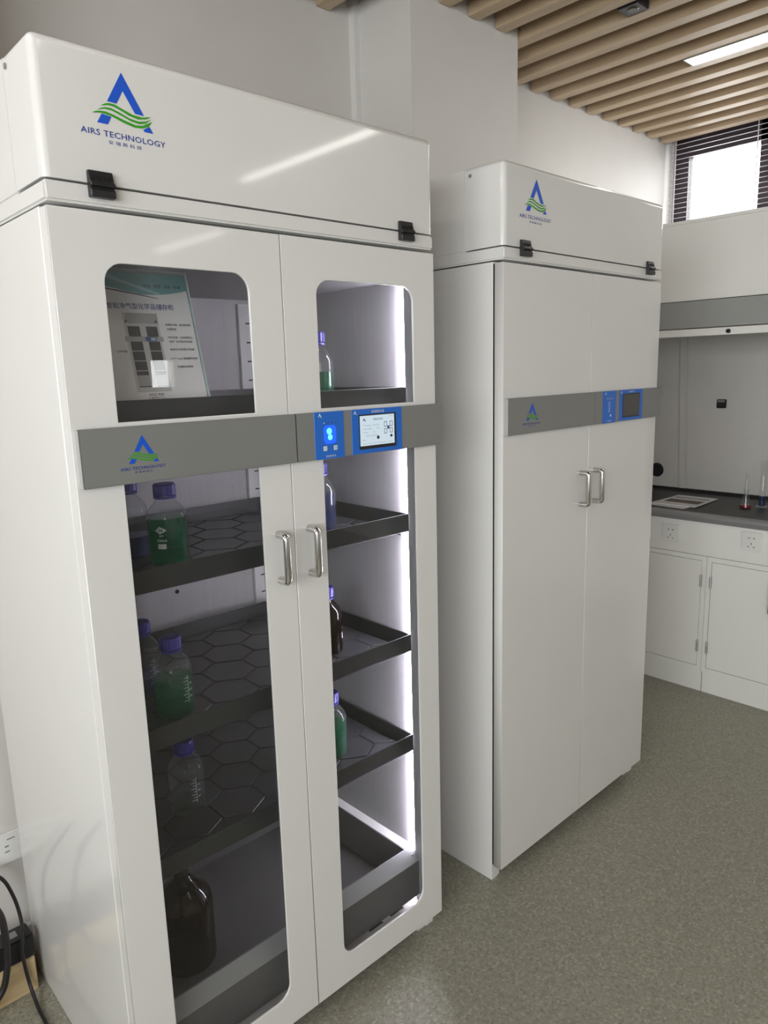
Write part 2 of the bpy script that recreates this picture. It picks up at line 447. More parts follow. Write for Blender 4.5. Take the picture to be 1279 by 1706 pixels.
# black sensor box in the ceiling
sn = thing('ceiling_sensor', 'small black box set between the wooden ceiling slats', 'sensor', (2.266, 0.24, ZS - 0.004))
MB().box(0.0, 0.082, 0, 0.085, 0, 0.05).build('casing', M['black'], sn, 0.003)
MB().lathe([(0.0, -0.004), (0.018, -0.004), (0.022, 0.0)], 0.04, 0.042, 0, 20).build('lens', M['scroff'], sn)

# ------------------------------------------------------------------ printed emblem
A_TOP = [(0.000, 0.094), (0.035, 0.034), (0.0190, 0.0345), (0.0, 0.066), (-0.0125, 0.044), (-0.0285, 0.0445)]
A_L = [(-0.0395, 0.0235), (-0.0235, 0.0215), (-0.0305, 0.0085), (-0.0485, 0.0085)]
A_R = [(0.0435, 0.0185), (0.0495, 0.0085), (0.0335, 0.0085), (0.0315, 0.0118)]
WAVES = [
    ([(-0.040, 0.0355), (-0.033, 0.040), (-0.026, 0.0422), (-0.016, 0.0420), (-0.003, 0.0375), (0.014, 0.0320), (0.031, 0.0310), (0.048, 0.0350)],
     [(0.038, 0.0296), (0.024, 0.0266), (0.008, 0.0292), (-0.004, 0.0338), (-0.017, 0.0380), (-0.027, 0.0388)]),
    ([(-0.046, 0.0285), (-0.040, 0.032), (-0.033, 0.0345), (-0.023, 0.0350), (-0.010, 0.0315), (0.008, 0.0252), (0.024, 0.0232), (0.038, 0.0262), (0.048, 0.0318)],
     [(0.037, 0.0228), (0.025, 0.0194), (0.010, 0.0214), (-0.007, 0.0270), (-0.022, 0.0315), (-0.034, 0.0318)]),
    ([(-0.056, 0.0220), (-0.050, 0.0252), (-0.044, 0.0270), (-0.032, 0.0280), (-0.018, 0.0252), (0.0, 0.0200), (0.018, 0.0164), (0.031, 0.0180), (0.049, 0.0275)],
     [(0.042, 0.0186), (0.030, 0.0135), (0.015, 0.0124), (-0.003, 0.0164), (-0.022, 0.0222), (-0.035, 0.0242), (-0.044, 0.0242)]),
]
def emblem(parent, x, z, y, s, text=True, b=None, g=None, name='emblem', cn=True):
    b = b or M['blue']; g = g or M['green']
    pl = lambda p: (x + p[0] * s, y, z + p[1] * s)
    pts, fs = [], []
    for poly in (A_TOP, A_L, A_R):
        n = len(pts); pts += poly; fs.append(tuple(range(n + len(poly) - 1, n - 1, -1)))
    me = bpy.data.meshes.new(name)
    me.from_pydata([pl(p) for p in pts], [], fs)
    bm = bmesh.new(); bm.from_mesh(me); bmesh.ops.triangulate(bm, faces=bm.faces); bm.to_mesh(me); bm.free()
    me.materials.append(b)
    e = link(name, me, parent); tag(e, label='blue letter A emblem crossed by green waves')
    if parent.parent is None:
        par = e
    else:
        par = parent
    for top, bot in WAVES:
        poly = top + bot
        wme = bpy.data.meshes.new('wave'); wme.from_pydata([(x + p[0] * s, y - 0.0002, z + p[1] * s) for p in poly], [], [tuple(range(len(poly) - 1, -1, -1))])
        bm = bmesh.new(); bm.from_mesh(wme); bmesh.ops.triangulate(bm, faces=bm.faces); bm.to_mesh(wme); bm.free()
        wme.materials.append(g); link('wave', wme, par)
    if text:
        v, f = fit_text('AIRS TECHNOLOGY', 0.148 * s, 0.0094 * s, spacing=1.05, bold=0.006)
        flat('lettering', v, f, M['navy'], par, lambda p: (x - 0.003 * s + p[0], y, z - 0.0062 * s + p[1]))
        if cn:
            v, f = fit_text('安 瑞 斯 科 技', 0.058 * s, 0.0062 * s)
            flat('chinese_lettering', v, f, M['navy'], par, lambda p: (x - 0.003 * s + p[0], y, z - 0.0187 * s + p[1]))
    return e

# ------------------------------------------------------------------ storage cabinets
W, D = 0.90, 0.70
ZDB, ZDT, ZBB, ZBT, ZNB, ZHB, ZHT = 0.0552, 1.8694, 1.4086, 1.5105, 1.8773, 1.9107, 2.1245
GX, BP, DT = 0.4496, 0.0135, 0.033
SHELVES = [1.506, 1.180, 0.848, 0.556]

def clip(poly, x0, x1, y0, y1):
    for (ax, v, sgn) in ((0, x0, 1), (0, x1, -1), (1, y0, 1), (1, y1, -1)):
        out = []
        for i, p in enumerate(poly):
            q = poly[(i + 1) % len(poly)]
            a, b = (p[ax] - v) * sgn, (q[ax] - v) * sgn
            if a >= 0: out.append(p)
            if (a >= 0) != (b >= 0):
                t = a / (a - b); out.append((p[0] + (q[0] - p[0]) * t, p[1] + (q[1] - p[1]) * t))
        poly = out
        if not poly: return []
    return poly
def poly_area(p): return abs(sum(p[i][0] * p[(i + 1) % len(p)][1] - p[(i + 1) % len(p)][0] * p[i][1] for i in range(len(p)))) / 2

_pads = []
def hex_pads():
    if _pads: return _pads
    R_, g = 0.070, 0.0032
    ang = [math.radians(60 * k + 30) for k in range(6)]
    dx, dy = R_ * math.sqrt(3), R_ * 1.5
    for j in range(-1, 9):
        for i in range(-1, 9):
            cx = 0.069 + i * dx + (dx / 2 if j % 2 else 0); cy = 0.085 + j * dy
            p = clip([(cx + (R_ - g) * math.cos(a), cy + (R_ - g) * math.sin(a)) for a in ang], 0.046, 0.848, 0.068, 0.59)
            if len(p) > 2 and poly_area(p) > 4e-4:
                _pads.append(MB().prism(p, 0.0, 0.0045, 'z').mesh('hex_pad', M['pad'], 0.0010, seg=1))
    return _pads

def latch(par, x):
    prof = [(0.0, 1.931), (-0.007, 1.9315), (-0.0105, 1.916), (-0.0165, 1.910), (-0.0165, 1.906), (-0.0105, 1.9035), (-0.0145, 1.9005), (-0.0145, 1.889), (0.0, 1.889)]
    l = MB().prism(prof, x - 0.021, x + 0.021, 'x').build('latch', M['black'], par, 0.0012, seg=1)
    for k in range(4):
        r = MB().lathe([(0.0, 0.0), (0.0022, 0.0), (0.0022, 0.002)], 0, 0, 0, 10).build('rivet', M['dark'], l)
        r.location = (x - 0.0135 + 0.009 * k, -0.0097, 1.9195); r.rotation_euler = (math.radians(78), 0, 0)

def handle(par, x, z0, z1):
    w, t = 0.0065, 0.006
    pts = [(x, 0.0, z0 + 0.005), (x, -0.020, z0 + 0.005)]
    for k in range(5):
        a = math.radians(90 * k / 4); pts.append((x, -0.022 - 0.008 * math.sin(a), z0 + 0.013 - 0.008 * math.cos(a)))
    for k in range(5):
        a = math.radians(90 * k / 4); pts.append((x, -0.022 - 0.008 * math.cos(a), z1 - 0.013 + 0.008 * math.sin(a)))
    pts += [(x, -0.020, z1 - 0.005), (x, 0.0, z1 - 0.005)]
    return MB().tube(pts, 0.0080, 10).build('handle', M['chrome'], par, smooth=True)

_cover = []
def cover_mesh():
    if not _cover:
        bm = bmesh.new(); bmesh.ops.create_cube(bm, size=1.0)
        z0 = ZHB + 0.0015
        for v in bm.verts:
            v.co = Vector(((v.co.x + 0.5) * W, (v.co.y + 0.5) * 0.128, z0 + (v.co.z + 0.5) * (ZHT - z0)))
        ed = [e for e in bm.edges if max(v.co.z for v in e.verts) > z0 + 0.01 and min(v.co.y for v in e.verts) < 0.01]
        bmesh.ops.bevel(bm, geom=ed, offset=0.013, segments=4, affect='EDGES', profile=0.5)
        for f in bm.faces: f.smooth = f.calc_area() < 0.02
        for e in bm.edges: e.smooth = not any(f.calc_area() >= 0.02 for f in e.link_faces)
        me = bpy.data.meshes.new('hood_cover'); bm.to_mesh(me); bm.free()
        me.materials.append(M['cab']); _cover.append(me)
    return _cover[0]

def storage_cabinet(name, label, loc, rz, glazed):
    t = thing(name, label, 'cabinet', loc, rz, None)
    yb = DT + 0.003
    body = MB().box(0, 0.03, yb, D, 0.0, ZNB - 0.004).box(W - 0.03, W, yb, D, 0.0, ZNB - 0.004)
    body.box(0.03, W - 0.03, D - 0.035, D, 0.06, ZNB - 0.004).box(0.03, W - 0.03, yb, D - 0.035, 1.822, ZNB - 0.004).box(0.03, W - 0.03, yb, D - 0.035, 0.062, 0.085)
    body.build('body', M['cab'], t, 0.0015, seg=1)
    # feet at the front corners and the dark plinth behind
    for x0, x1 in ((0.0, 0.032), (W - 0.062, W - 0.03)):
        box('foot', M['cab'], t, x0 + (0.0301 if x0 == 0 else 0), x1 + (0.012 if x0 == 0 else 0), 0.04, 0.075, 0.0, 0.05)
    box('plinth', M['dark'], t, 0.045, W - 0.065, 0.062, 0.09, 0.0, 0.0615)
    # upper housing
    MB().prism([(0.0, ZNB), (D, ZNB), (D, ZHB - 0.0015), (0.0, ZHB - 0.0015)], 0.0, W, 'x').build('housing_base', M['cab'], t, 0.004)
    link('hood_cover', cover_mesh(), t)
    MB().box(0.001, W - 0.001, 0.131, D, ZHB - 0.0015, ZHT - 0.002).build('rear_housing', M['cab'], t, 0.003)
    sc_ = MB().lathe([(0.0, 0.0), (0.005, 0.0), (0.005, 0.002), (0.0, 0.002)], 0, 0, 0, 10).build('side_screw', M['post'], t)
    sc_.location = (-0.0005, 0.112, ZHT - 0.022); sc_.rotation_euler = (0, math.radians(-90), 0)
    emblem(t, 0.145, 2.0, -0.0006, 1.0)
    latch(t, 0.091); latch(t, 0.803)
    # doors
    LW, RW = (0.084, 0.370), (0.537, 0.826)
    for nm, x0, x1, win, hx in (('left_door', 0.0, GX - 0.001, LW, 0.406), ('right_door', GX + 0.001, W, RW, 0.488)):
        loops = [[(x0, ZDB), (x1, ZDB), (x1, ZDT), (x0, ZDT)]]
        if glazed:
            up_ = rrect(win[0], win[1], 1.518, 1.788, 0.034, (0, 0, 1, 1)); lo_ = rrect(win[0], win[1], 0.135, 1.42, 0.036, (1, 1, 0, 0))
            loops += [up_, lo_]
            me = plate(loops, 0.0, 0.006, 0.0012)
        else:
            me = plate(loops, 0.0, 0.03, 0.0015)
        me.materials.append(M['cab'])
        d = link('door', me, t)
        if glazed:
            fl = MB().box(x0 + 0.0002, x0 + 0.0105, 0.0058, DT, ZDB + 0.0002, ZDT - 0.0002).box(x1 - 0.0105, x1 - 0.0002, 0.0058, DT, ZDB + 0.0002, ZDT - 0.0002)
            fl.box(x0 + 0.0105, x1 - 0.0105, 0.0058, DT, ZDB + 0.0002, ZDB + 0.0105).box(x0 + 0.0105, x1 - 0.0105, 0.0058, DT, ZDT - 0.0105, ZDT - 0.0002)
            fl.build('door_flange', M['cab'], d)
            box('glass_pane', M['glass'], d, win[0] - 0.015, win[1] + 0.015, 0.0064, 0.0094, 1.513, 1.80)
            box('glass_pane', M['glass'], d, win[0] - 0.015, win[1] + 0.015, 0.0064, 0.0094, 0.120, 1.435)
        ya = DT if glazed else 0.03
        gk = MB().box(x0 + 0.002, x0 + 0.016, ya + 0.0002, yb - 0.0002, ZDB + 0.002, ZDT - 0.002).box(x1 - 0.016, x1 - 0.002, ya + 0.0002, yb - 0.0002, ZDB + 0.002, ZDT - 0.002)
        gk.box(x0 + 0.016, x1 - 0.016, ya + 0.0002, yb - 0.0002, ZDT - 0.016, ZDT - 0.002).box(x0 + 0.016, x1 - 0.016, ya + 0.0002, yb - 0.0002, ZDB + 0.002, ZDB + 0.016)
        gk.build('seam_shadow', M['dark'], d)  # dark ring standing in for the shade between door and body
        handle(d, hx, 1.153, 1.264)
    # grey band, split beside the door gap
    for x0, x1 in ((0.0072, 0.4578), (0.4602, 0.9095)):
        b = MB().box(x0, x1, -BP, -0.0002, ZBB, ZBT).build('band', M['band'], t, 0.002)
        if x0 < 0.1:
            box('band_end_cap', M['bandedge'], b, x0 - 0.0008, x0 + 0.0004, -BP + 0.001, -0.0005, ZBB + 0.001, ZBT - 0.001)
    emblem(t, 0.118, 1.4395, -BP - 0.0006, 0.58, text=True, name='band_emblem')
    # control panels
    yp = -BP - 0.0012
    lk = MB().box(0.505, 0.587, yp, -BP + 0.0002, ZBB - 0.0005, ZBT + 0.0003).build('lock_panel', M['panel'], t, 0.0005, seg=1)
    ds = MB().box(0.610, 0.767, yp, -BP + 0.0002, ZBB + 0.001, ZBT + 0.0003).build('display_panel', M['panel'], t, 0.0005, seg=1)
    yq = yp - 0.0004
    wt = M['etch']
    def words(par, s, x, z, w, h, mat, name='lettering', yy=yq):
        v, f = fit_text(s, w, h); return flat(name, v, f, mat, par, lambda p: (x + p[0], yy, z + p[1]))
    def mini_logo(par, x, z, s):
        for poly in (A_TOP,):
            pts = [(x + p[0] * s, yq, z + (p[1] - 0.05) * s) for p in poly]
            me = bpy.data.meshes.new('small_emblem'); me.from_pydata(pts, [], [tuple(range(len(pts) - 1, -1, -1))])
            bm = bmesh.new(); bm.from_mesh(me); bmesh.ops.triangulate(bm, faces=bm.faces); bm.to_mesh(me); bm.free()
            me.materials.append(wt); link('small_emblem', me, par)
        top, bot = WAVES[1]
        pts = [(x + p[0] * s, yq, z + (p[1] - 0.052) * s) for p in top + bot]
        me = bpy.data.meshes.new('small_wave'); me.from_pydata(pts, [], [tuple(range(len(pts) - 1, -1, -1))])
        me.materials.append(M['green']); link('small_wave', me, par)
    mini_logo(lk, 0.520, 1.5015, 0.16); mini_logo(ds, 0.620, 1.5015, 0.16)
    words(ds, '安瑞斯科技', 0.690, 1.5040, 0.040, 0.0062, wt)
    words(lk, '智能锁系统', 0.547, 1.4145, 0.028, 0.0045, wt)
    def disc(name, x, z, r, mat, par, n=16, sz=1.0):
        pts = [(x + r * math.cos(2 * math.pi * k / n), yq, z + sz * r * math.sin(2 * math.pi * k / n)) for k in range(n)]
        me = bpy.data.meshes.new(name); me.from_pydata(pts, [], [tuple(range(n - 1, -1, -1))]); me.materials.append(mat); return link(name, me, par)
    for k in range(4):
        disc('indicator', 0.531 + 0.0105 * k, 1.4868, 0.0016, (wt if k == 0 and glazed else M['ink']), lk, 10)
    if glazed:
        fp = rrect(0.529, 0.564, 1.441, 1.4815, 0.010)
        me = bpy.data.meshes.new('finger_reader'); me.from_pydata([(p[0], yq + 0.0001, p[1]) for p in fp], [], [tuple(range(len(fp)))]); me.materials.append(M['finger']); link('finger_reader', me, lk)
        disc('finger_light', 0.5445, 1.4685, 0.0072, M['finger2'], lk, 18).location.y = -0.0002
        disc('finger_light', 0.5465, 1.4555, 0.0064, M['finger2'], lk, 18).location.y = -0.0002
        for x_, s_ in ((0.532, 'C'), (0.561, 'OK')):
            box('key', M['etch'], lk, x_ - 0.0048, x_ + 0.0048, yq - 0.0002, yp + 0.0001, 1.4265, 1.4365)
            words(lk, s_, x_, 1.4315, 0.0062 if s_ == 'OK' else 0.0045, 0.0060, M['navy'], 'key_letter', yq - 0.0005)
    else:
        for k in range(4):
            words(lk, 'III', 0.531 + 0.0105 * k, 1.4868, 0.004, 0.007, wt, 'mark')
        for k in range(7):
            box('mark', wt, lk, 0.540, 0.550, yq - 0.0001, yp + 0.0001, 1.474 - 0.005 * k, 1.4755 - 0.005 * k)
        box('key', wt, lk, 0.551, 0.558, yq - 0.0001, yp + 0.0001, 1.4285, 1.4355)
    box('bezel', M['black'], ds, 0.631, 0.7465, yq - 0.0004, yp + 0.0001, 1.4195, 1.4985)
    ys = yq - 0.0008
    if glazed:
        box('touch_screen', M['screen'], ds, 0.6335, 0.7405, ys, yq, 1.427, 1.4955)
        yt = ys - 0.0003
        words(ds, '智能监控系统', 0.689, 1.4865, 0.030, 0.0055, M['scrink'], 'screen_text', yt)
        words(ds, 'TVOC(ppm):   000.0 PPM', 0.667, 1.4730, 0.050, 0.0040, M['pgrey'], 'screen_text', yt)
        words(ds, 'Humidity(%):         45%', 0.667, 1.4650, 0.050, 0.0040, M['pgrey'], 'screen_text', yt)
        words(ds, 'Temp:        26', 0.660, 1.4570, 0.036, 0.0038, M['pgrey'], 'screen_text', yt)
        words(ds, '风机 净化 照明', 0.668, 1.4495, 0.036, 0.0038, M['pgrey'], 'screen_text', yt)
        words(ds, 'Mode', 0.645, 1.4400, 0.010, 0.0032, M['pgrey'], 'screen_text', yt)
        words(ds, 'Running time 00:00:00   Run', 0.687, 1.4315, 0.092, 0.0030, M['pgrey'], 'screen_text', yt)
        words(ds, '2021-08-12', 0.729, 1.4915, 0.016, 0.0026, M['pgrey'], 'screen_text', yt)
        mini = [(0.646 + p[0] * 0.14, yt, 1.4845 + (p[1] - 0.05) * 0.14) for p in A_TOP]
        me = bpy.data.meshes.new('screen_emblem'); me.from_pydata(mini, [], [tuple(range(len(mini) - 1, -1, -1))])
        bm = bmesh.new(); bm.from_mesh(me); bmesh.ops.triangulate(bm, faces=bm.faces); bm.to_mesh(me); bm.free()
        me.materials.append(M['scrink']); link('screen_emblem', me, ds)
        for (ix, iz) in ((0.712, 1.473), (0.730, 1.4735), (0.712, 1.457), (0.730, 1.458)):
            me = plate([rrect(ix - 0.0045, ix + 0.0045, iz - 0.006, iz + 0.006, 0.0015, seg=2), rrect(ix - 0.0034, ix + 0.0034, iz - 0.0048, iz + 0.0048, 0.001, seg=2)], yt - 0.0002, yt)
            me.materials.append(M['scrink']); link('screen_icon', me, ds)
        box('screen_icon', M['inkblue'], ds, 0.7175, 0.7245, yt - 0.0002, yt, 1.4615, 1.469)
        o = disc('screen_icon', 0.688, 1.4440, 0.0042, M['scrink'], ds); o.location.y = yt - yq
        o = disc('screen_icon', 0.730, 1.4450, 0.0040, M['scrink'], ds, sz=0.8); o.location.y = yt - yq
    else:
        box('touch_screen', M['scroff'], ds, 0.6335, 0.7435, ys, yq, 1.4235, 1.4955)
    if not glazed: return t
    # ---------------- interior of the glazed cabinet
    xi0, xi1, yi = 0.0305, W - 0.0305, D - 0.0355
    box('side_lining', M['inner'], t, xi1 - 0.002, xi1 - 0.0002, 0.068, yi - 0.001, 0.09, 1.82)
    box('side_lining', M['inner'], t, xi0 + 0.0002, xi0 + 0.002, 0.068, yi - 0.001, 0.09, 1.82)
    box('back_lining', M['inback'], t, xi0 + 0.003, xi1 - 0.003, yi - 0.002, yi - 0.0003, 0.09, 1.82)
    box('top_lining', M['post'], t, xi0 + 0.003, xi1 - 0.003, 0.07, yi - 0.003, 1.812, 1.8215)
    box('front_post', M['post'], t, xi1 - 0.010, xi1 - 0.0002, 0.037, 0.0655, 0.088, 1.82)
    box('front_post', M['post'], t, xi0 + 0.0002, xi0 + 0.010, 0.037, 0.0655, 0.088, 1.82)
    box('light_strip', M['led'], t, xi1 - 0.0095, xi1 - 0.0035, 0.0658, 0.0710, 0.10, 1.80)
    for x in (0.772, 0.105):
        rl = box('shelf_rail', M['white'], t, x - 0.02, x + 0.02, yi - 0.014, yi - 0.0025, 0.12, 1.80)
        for k in range(29):
            z = 0.19 + 0.0555 * k
            box('slot', M['dark'], rl, x + 0.002, x + 0.018, yi - 0.0146, yi - 0.0138, z - 0.002, z + 0.002)
    for z in (1.04, 0.975):
        q = MB().lathe([(0.0, 0.0), (0.006, 0.0), (0.006, 0.003)], 0, 0, 0, 12).build('bolt', M['dark'], t)
        q.location = (0.49, yi - 0.0022, z); q.rotation_euler = (math.radians(90), 0, 0)
    tx0, tx1, ty0, ty1 = 0.042, 0.857, 0.060, 0.60
    tray = MB().box(tx0, tx1, ty0, ty1, 0, 0.003).box(tx0, tx1, ty0, ty0 + 0.0035, 0.003, 0.0475).box(tx0, tx1, ty1 - 0.0035, ty1, 0.003, 0.0475)
    tray.box(tx0, tx0 + 0.0035, ty0 + 0.0035, ty1 - 0.0035, 0.003, 0.0475).box(tx1 - 0.0035, tx1, ty0 + 0.0035, ty1 - 0.0035, 0.003, 0.0475)
    tme = tray.mesh('shelf_tray', M['tray'], 0.0008, seg=1)
    for z in SHELVES:
        s = link('shelf_tray', tme, t); s.location = (0, 0, z)
        for pm in hex_pads():
            p = link('hex_pad', pm, s); p.location = (0, 0, 0.003)
    for z in SHELVES:
        for y in (0.085, 0.53):
            MB().box(0.852, 0.8665, y, y + 0.02, -0.014, -0.0005).build('shelf_bracket', M['dark'], t).location = (0, 0, z)
    # deep spill sump at the bottom
    sx0, sx1 = 0.040, 0.846
    sp = MB().box(sx0, sx1, 0.055, 0.60, 0.108, 0.112).box(sx0, sx0 + 0.004, 0.06, 0.60, 0.112, 0.235).box(sx1 - 0.004, sx1, 0.06, 0.60, 0.112, 0.235)
    sp.box(sx0, sx1, 0.596, 0.60, 0.112, 0.235)
    sp.build('sump', M['sump'], t)
    MB().box(xi0 + 0.001, 0.866, 0.050, 0.0545, 0.105, 0.214).build('sump_front', M['sump'], t)
    MB().prism([(0.050, 0.2145), (0.0545, 0.2145), (0.079, 0.249), (0.074, 0.250)], xi0 + 0.001, 0.866, 'x').build('sump_lip', M['sumplip'], t)
    MB().prism([(0.8465, 0.2355), (0.8660, 0.246), (0.8660, 0.240), (0.8465, 0.229)], 0.08, 0.60, 'y').build('sump_ledge', M['white'], t)
    box('sump_ledge', M['white'], t, 0.04, 0.846, 0.601, 0.64, 0.229, 0.236)
    for x in (0.70, 0.78):
        box('floor_slot', M['dark'], t, x - 0.025, x + 0.025, 0.060, 0.067, 0.0848, 0.0856)
    return t

storage_cabinet('glazed_storage_cabinet', 'tall white chemical cabinet with two glazed doors and bottles on charcoal shelves', (0, 0, 0), 0.0, True)
storage_cabinet('solid_storage_cabinet', 'tall white chemical cabinet with plain solid doors and a dark screen', (1.157, -0.0132, 0), 0.0126, False)

# ------------------------------------------------------------------ bottles
BODY = [(0.0, 0.0025), (0.030, 0.001), (0.038, 0.0), (0.0425, 0.004), (0.043, 0.010), (0.043, 0.104), (0.0425, 0.111), (0.039, 0.121), (0.031, 0.132), (0.023, 0.140), (0.0185, 0.146), (0.0175, 0.152), (0.0175, 0.162)]
def bottle(x, y, z, label, liquid, level, rz=0.0, glass='vessel', s=1.0, decal=None, group='screw-cap laboratory bottles in the glazed cabinet'):
    t = thing('laboratory_bottle', label, 'bottle', (x, y, z), rz, group)
    MB().lathe([(r * s, h * s) for r, h in BODY], n=36).build('glass_body', M[glass], t, smooth=True)
    if liquid:
        prof = [(0.0, 0.004), (0.037, 0.0035), (0.0405, 0.007)]
        for r, h in BODY[5:]:
            if h < level: prof.append((r - 0.0025, h))
        k = [i for i in range(len(BODY) - 1) if BODY[i][1] <= level <= BODY[i + 1][1]]
        if k:
            (ra, ha), (rb, hb) = BODY[k[0]], BODY[k[0] + 1]
            rl = ra + (rb - ra) * (level - ha) / max(1e-6, hb - ha) - 0.0025
        else: rl = 0.0405
        prof += [(rl, level), (0.0, level)]
        MB().lathe([(r * s, h * s) for r, h in prof], n=36).build('liquid', M[liquid], t, smooth=True)
    ring = [(0.0205, 0.1475), (0.0240, 0.1475), (0.0245, 0.152), (0.0205, 0.1525)]
    MB().lathe([(r * s, h * s) for r, h in ring], n=28).build('pour_ring', M['ring'], t, smooth=True)
    n = 40; mb = MB(); vs, fs = [], []
    for (r, h, rib) in ((0.0225, 0.154, 1), (0.0235, 0.1555, 1), (0.0235, 0.176, 1), (0.0215, 0.180, 0), (0.0, 0.181, 0)):
        for q in range(n):
            a = 2 * math.pi * q / n; rr = (r + (0.0007 if (q % 2 and rib) else 0)) * s
            vs.append((rr * math.cos(a), rr * math.sin(a), h * s))
    for i in range(4):
        for q in range(n): fs.append((i * n + q, i * n + (q + 1) % n, (i + 1) * n + (q + 1) % n, (i + 1) * n + q))
    fs.append(tuple(range(n - 1, -1, -1)))
    mb.add(vs, fs).build('cap', M['cap'], t)
    R_ = 0.0434 * s
    def wrap(p, zc):
        a = -math.pi / 2 + p[0] / R_
        return (R_ * math.cos(a), R_ * math.sin(a), zc + p[1])
    if decal == 'mark':
        dia = [(-0.013, 0.0), (-0.002, -0.008), (0.013, 0.0), (-0.002, 0.009)]
        inn = [(-0.004, 0.0035), (0.004, 0.0035), (0.0045, -0.003), (-0.004, -0.003)]
        flat('printed_mark', dia + inn, [(0, 1, 7, 4), (1, 2, 6, 7), (2, 3, 5, 6), (3, 0, 4, 5)], M['etch'], t, lambda p: wrap(p, 0.083))
        v, f = fit_text('S', 0.005, 0.006); flat('lettering', v, f, M['etch'], t, lambda p: wrap(p, 0.083))
        v, f = fit_text('蜀牛', 0.010, 0.0045); flat('lettering', v, f, M['etch'], t, lambda p: wrap((p[0] + 0.001, p[1]), 0.071))
        v, f = fit_text('500ml', 0.021, 0.0060); flat('lettering', v, f, M['etch'], t, lambda p: wrap((p[0] + 0.001, p[1]), 0.061))
        g = [(i * 0.0045 - 0.009, j * 0.011 - 0.0055) for j in range(2) for i in range(5)]
        flat('writing_field', g, [(i, i + 1, i + 6, i + 5) for i in range(4)], M['plight'], t, lambda p: wrap((p[0] + 0.001, p[1]), 0.048))
    if decal == 'scale':
        mbs = []
        for k in range(8):
            w = 0.012 if k % 2 == 0 else 0.008
            q = [(-w, -0.0004), (0.0, -0.0004), (0.0, 0.0004), (-w, 0.0004)]
            flat('graduation', q, [(0, 1, 2, 3)], M['etch'], t, lambda p, k=k: wrap(p, 0.04 + 0.0075 * k))
        flat('graduation', [(0.0, -0.004), (0.0008, -0.004), (0.0008, 0.06), (0.0, 0.06)], [(0, 1, 2, 3)], M['etch'], t, lambda p: wrap(p, 0.038))
        for s_, zz in (('400', 0.0775), ('300', 0.0625), ('200', 0.0475)):
            v, f = fit_text(s_, 0.008, 0.0042); flat('lettering', v, f, M['etch'], t, lambda p, zz=zz: wrap((p[0] + 0.008, p[1]), zz))
    if decal == 'label':
        g = [(i * 0.0045 - 0.0135, j * 0.016 - 0.008) for j in range(2) for i in range(7)]
        flat('paper_label', g, [(i, i + 1, i + 8, i + 7) for i in range(6)], M['paper'], t, lambda p: wrap(p, 0.046))
        v, f = fit_text('500ml', 0.018, 0.006); flat('lettering', v, f, M['etch'], t, lambda p: wrap(p, 0.066))
    return t
fz = 0.0076
S1, S2, S3, S4 = [z + fz for z in SHELVES]
face = 0.55   # turn prints towards the room
bottle(0.262, 0.215, S2, 'clear bottle of dark green liquid with printed 500ml, violet cap, directly under the grey band', 'liqgreen', 0.106, -0.80, decal='mark')
bottle(0.232, 0.345, S2, 'clear bottle behind the 500ml green bottle, half hidden by the left door frame', 'liqblue', 0.05, 1.4, decal='mark')
bottle(0.226, 0.175, S3, 'front bottle of green liquid with white graduation scale, left door, third shelf', 'liqgreen', 0.088, 0.31, decal='scale')
bottle(0.222, 0.320, S3, 'bottle of blue liquid standing behind the green bottle with the graduation scale', 'liqblue', 0.05, 0.2, decal='scale')
bottle(0.272, 0.250, S4, 'nearly empty clear bottle alone on the fourth shelf behind the left door', 'liqclear', 0.020, 0.05, decal='scale')
bottle(0.684, 0.200, S1, 'bottle of bright green liquid on the top shelf behind the right door', 'liqgreen', 0.083, 0.4)
bottle(0.686, 0.215, S2, 'bottle of blue liquid on the second shelf behind the right door', 'liqblue', 0.100, 0.4)
bottle(0.690, 0.215, S3, 'dark amber bottle with white label on the third shelf behind the right door', None, 0, 0.85, 'amber', decal='label')
bottle(0.680, 0.200, S4, 'bottle of green liquid on the fourth shelf behind the right door', 'liqgreen', 0.088, 0.4)
# large amber jug in the sump
jg = thing('amber_jug', 'large dark amber jug standing in the bottom sump behind the left door', 'jug', (0.262, 0.30, 0.1122))
MB().lathe([(0.0, 0.002), (0.06, 0.0), (0.068, 0.006), (0.070, 0.015), (0.070, 0.165), (0.067, 0.185), (0.055, 0.207), (0.036, 0.226), (0.021, 0.240), (0.018, 0.252), (0.018, 0.262)], n=36).build('glass_body', M['amber'], jg, smooth=True)
MB().lathe([(0.0, 0.005), (0.060, 0.004), (0.067, 0.012), (0.067, 0.150), (0.0, 0.150)], n=36).build('liquid', M['amber'], jg, smooth=True)
MB().lathe([(0.0205, 0.254), (0.0225, 0.256), (0.0225, 0.274), (0.020, 0.277), (0.0, 0.277)], n=28).build('cap', M['black'], jg, smooth=True)

# ------------------------------------------------------------------ leaflet in acrylic holder, top shelf
ch = 0.300; cw = 0.232; lean = math.atan2(0.066, 0.249)
pc = thing('product_leaflet', 'printed leaflet with teal waves and cabinet picture in a leaning acrylic stand', 'leaflet', (0.334 - cw, 0.107, S1 + 0.001))
def cp(p, d=0.0):     # card plane: p = (across, up), d = towards the viewer
    return (p[0], p[1] * math.sin(lean) - d * math.cos(lean), p[1] * math.cos(lean) + d * math.sin(lean))
def slab(name, x0, x1, v0, v1, d0, d1, mat, par=pc):
    vs = [cp((x, v), d) for d in (d0, d1) for (x, v) in ((x0, v0), (x1, v0), (x1, v1), (x0, v1))]
    return MB().add(vs, [(0, 1, 2, 3), (7, 6, 5, 4), (0, 4, 5, 1), (1, 5, 6, 2), (2, 6, 7, 3), (3, 7, 4, 0)]).build(name, mat, par)
sheet = slab('sheet', 0.004, cw - 0.005, 0.004, ch - 0.004, -0.0004, 0.0, M['paper'])
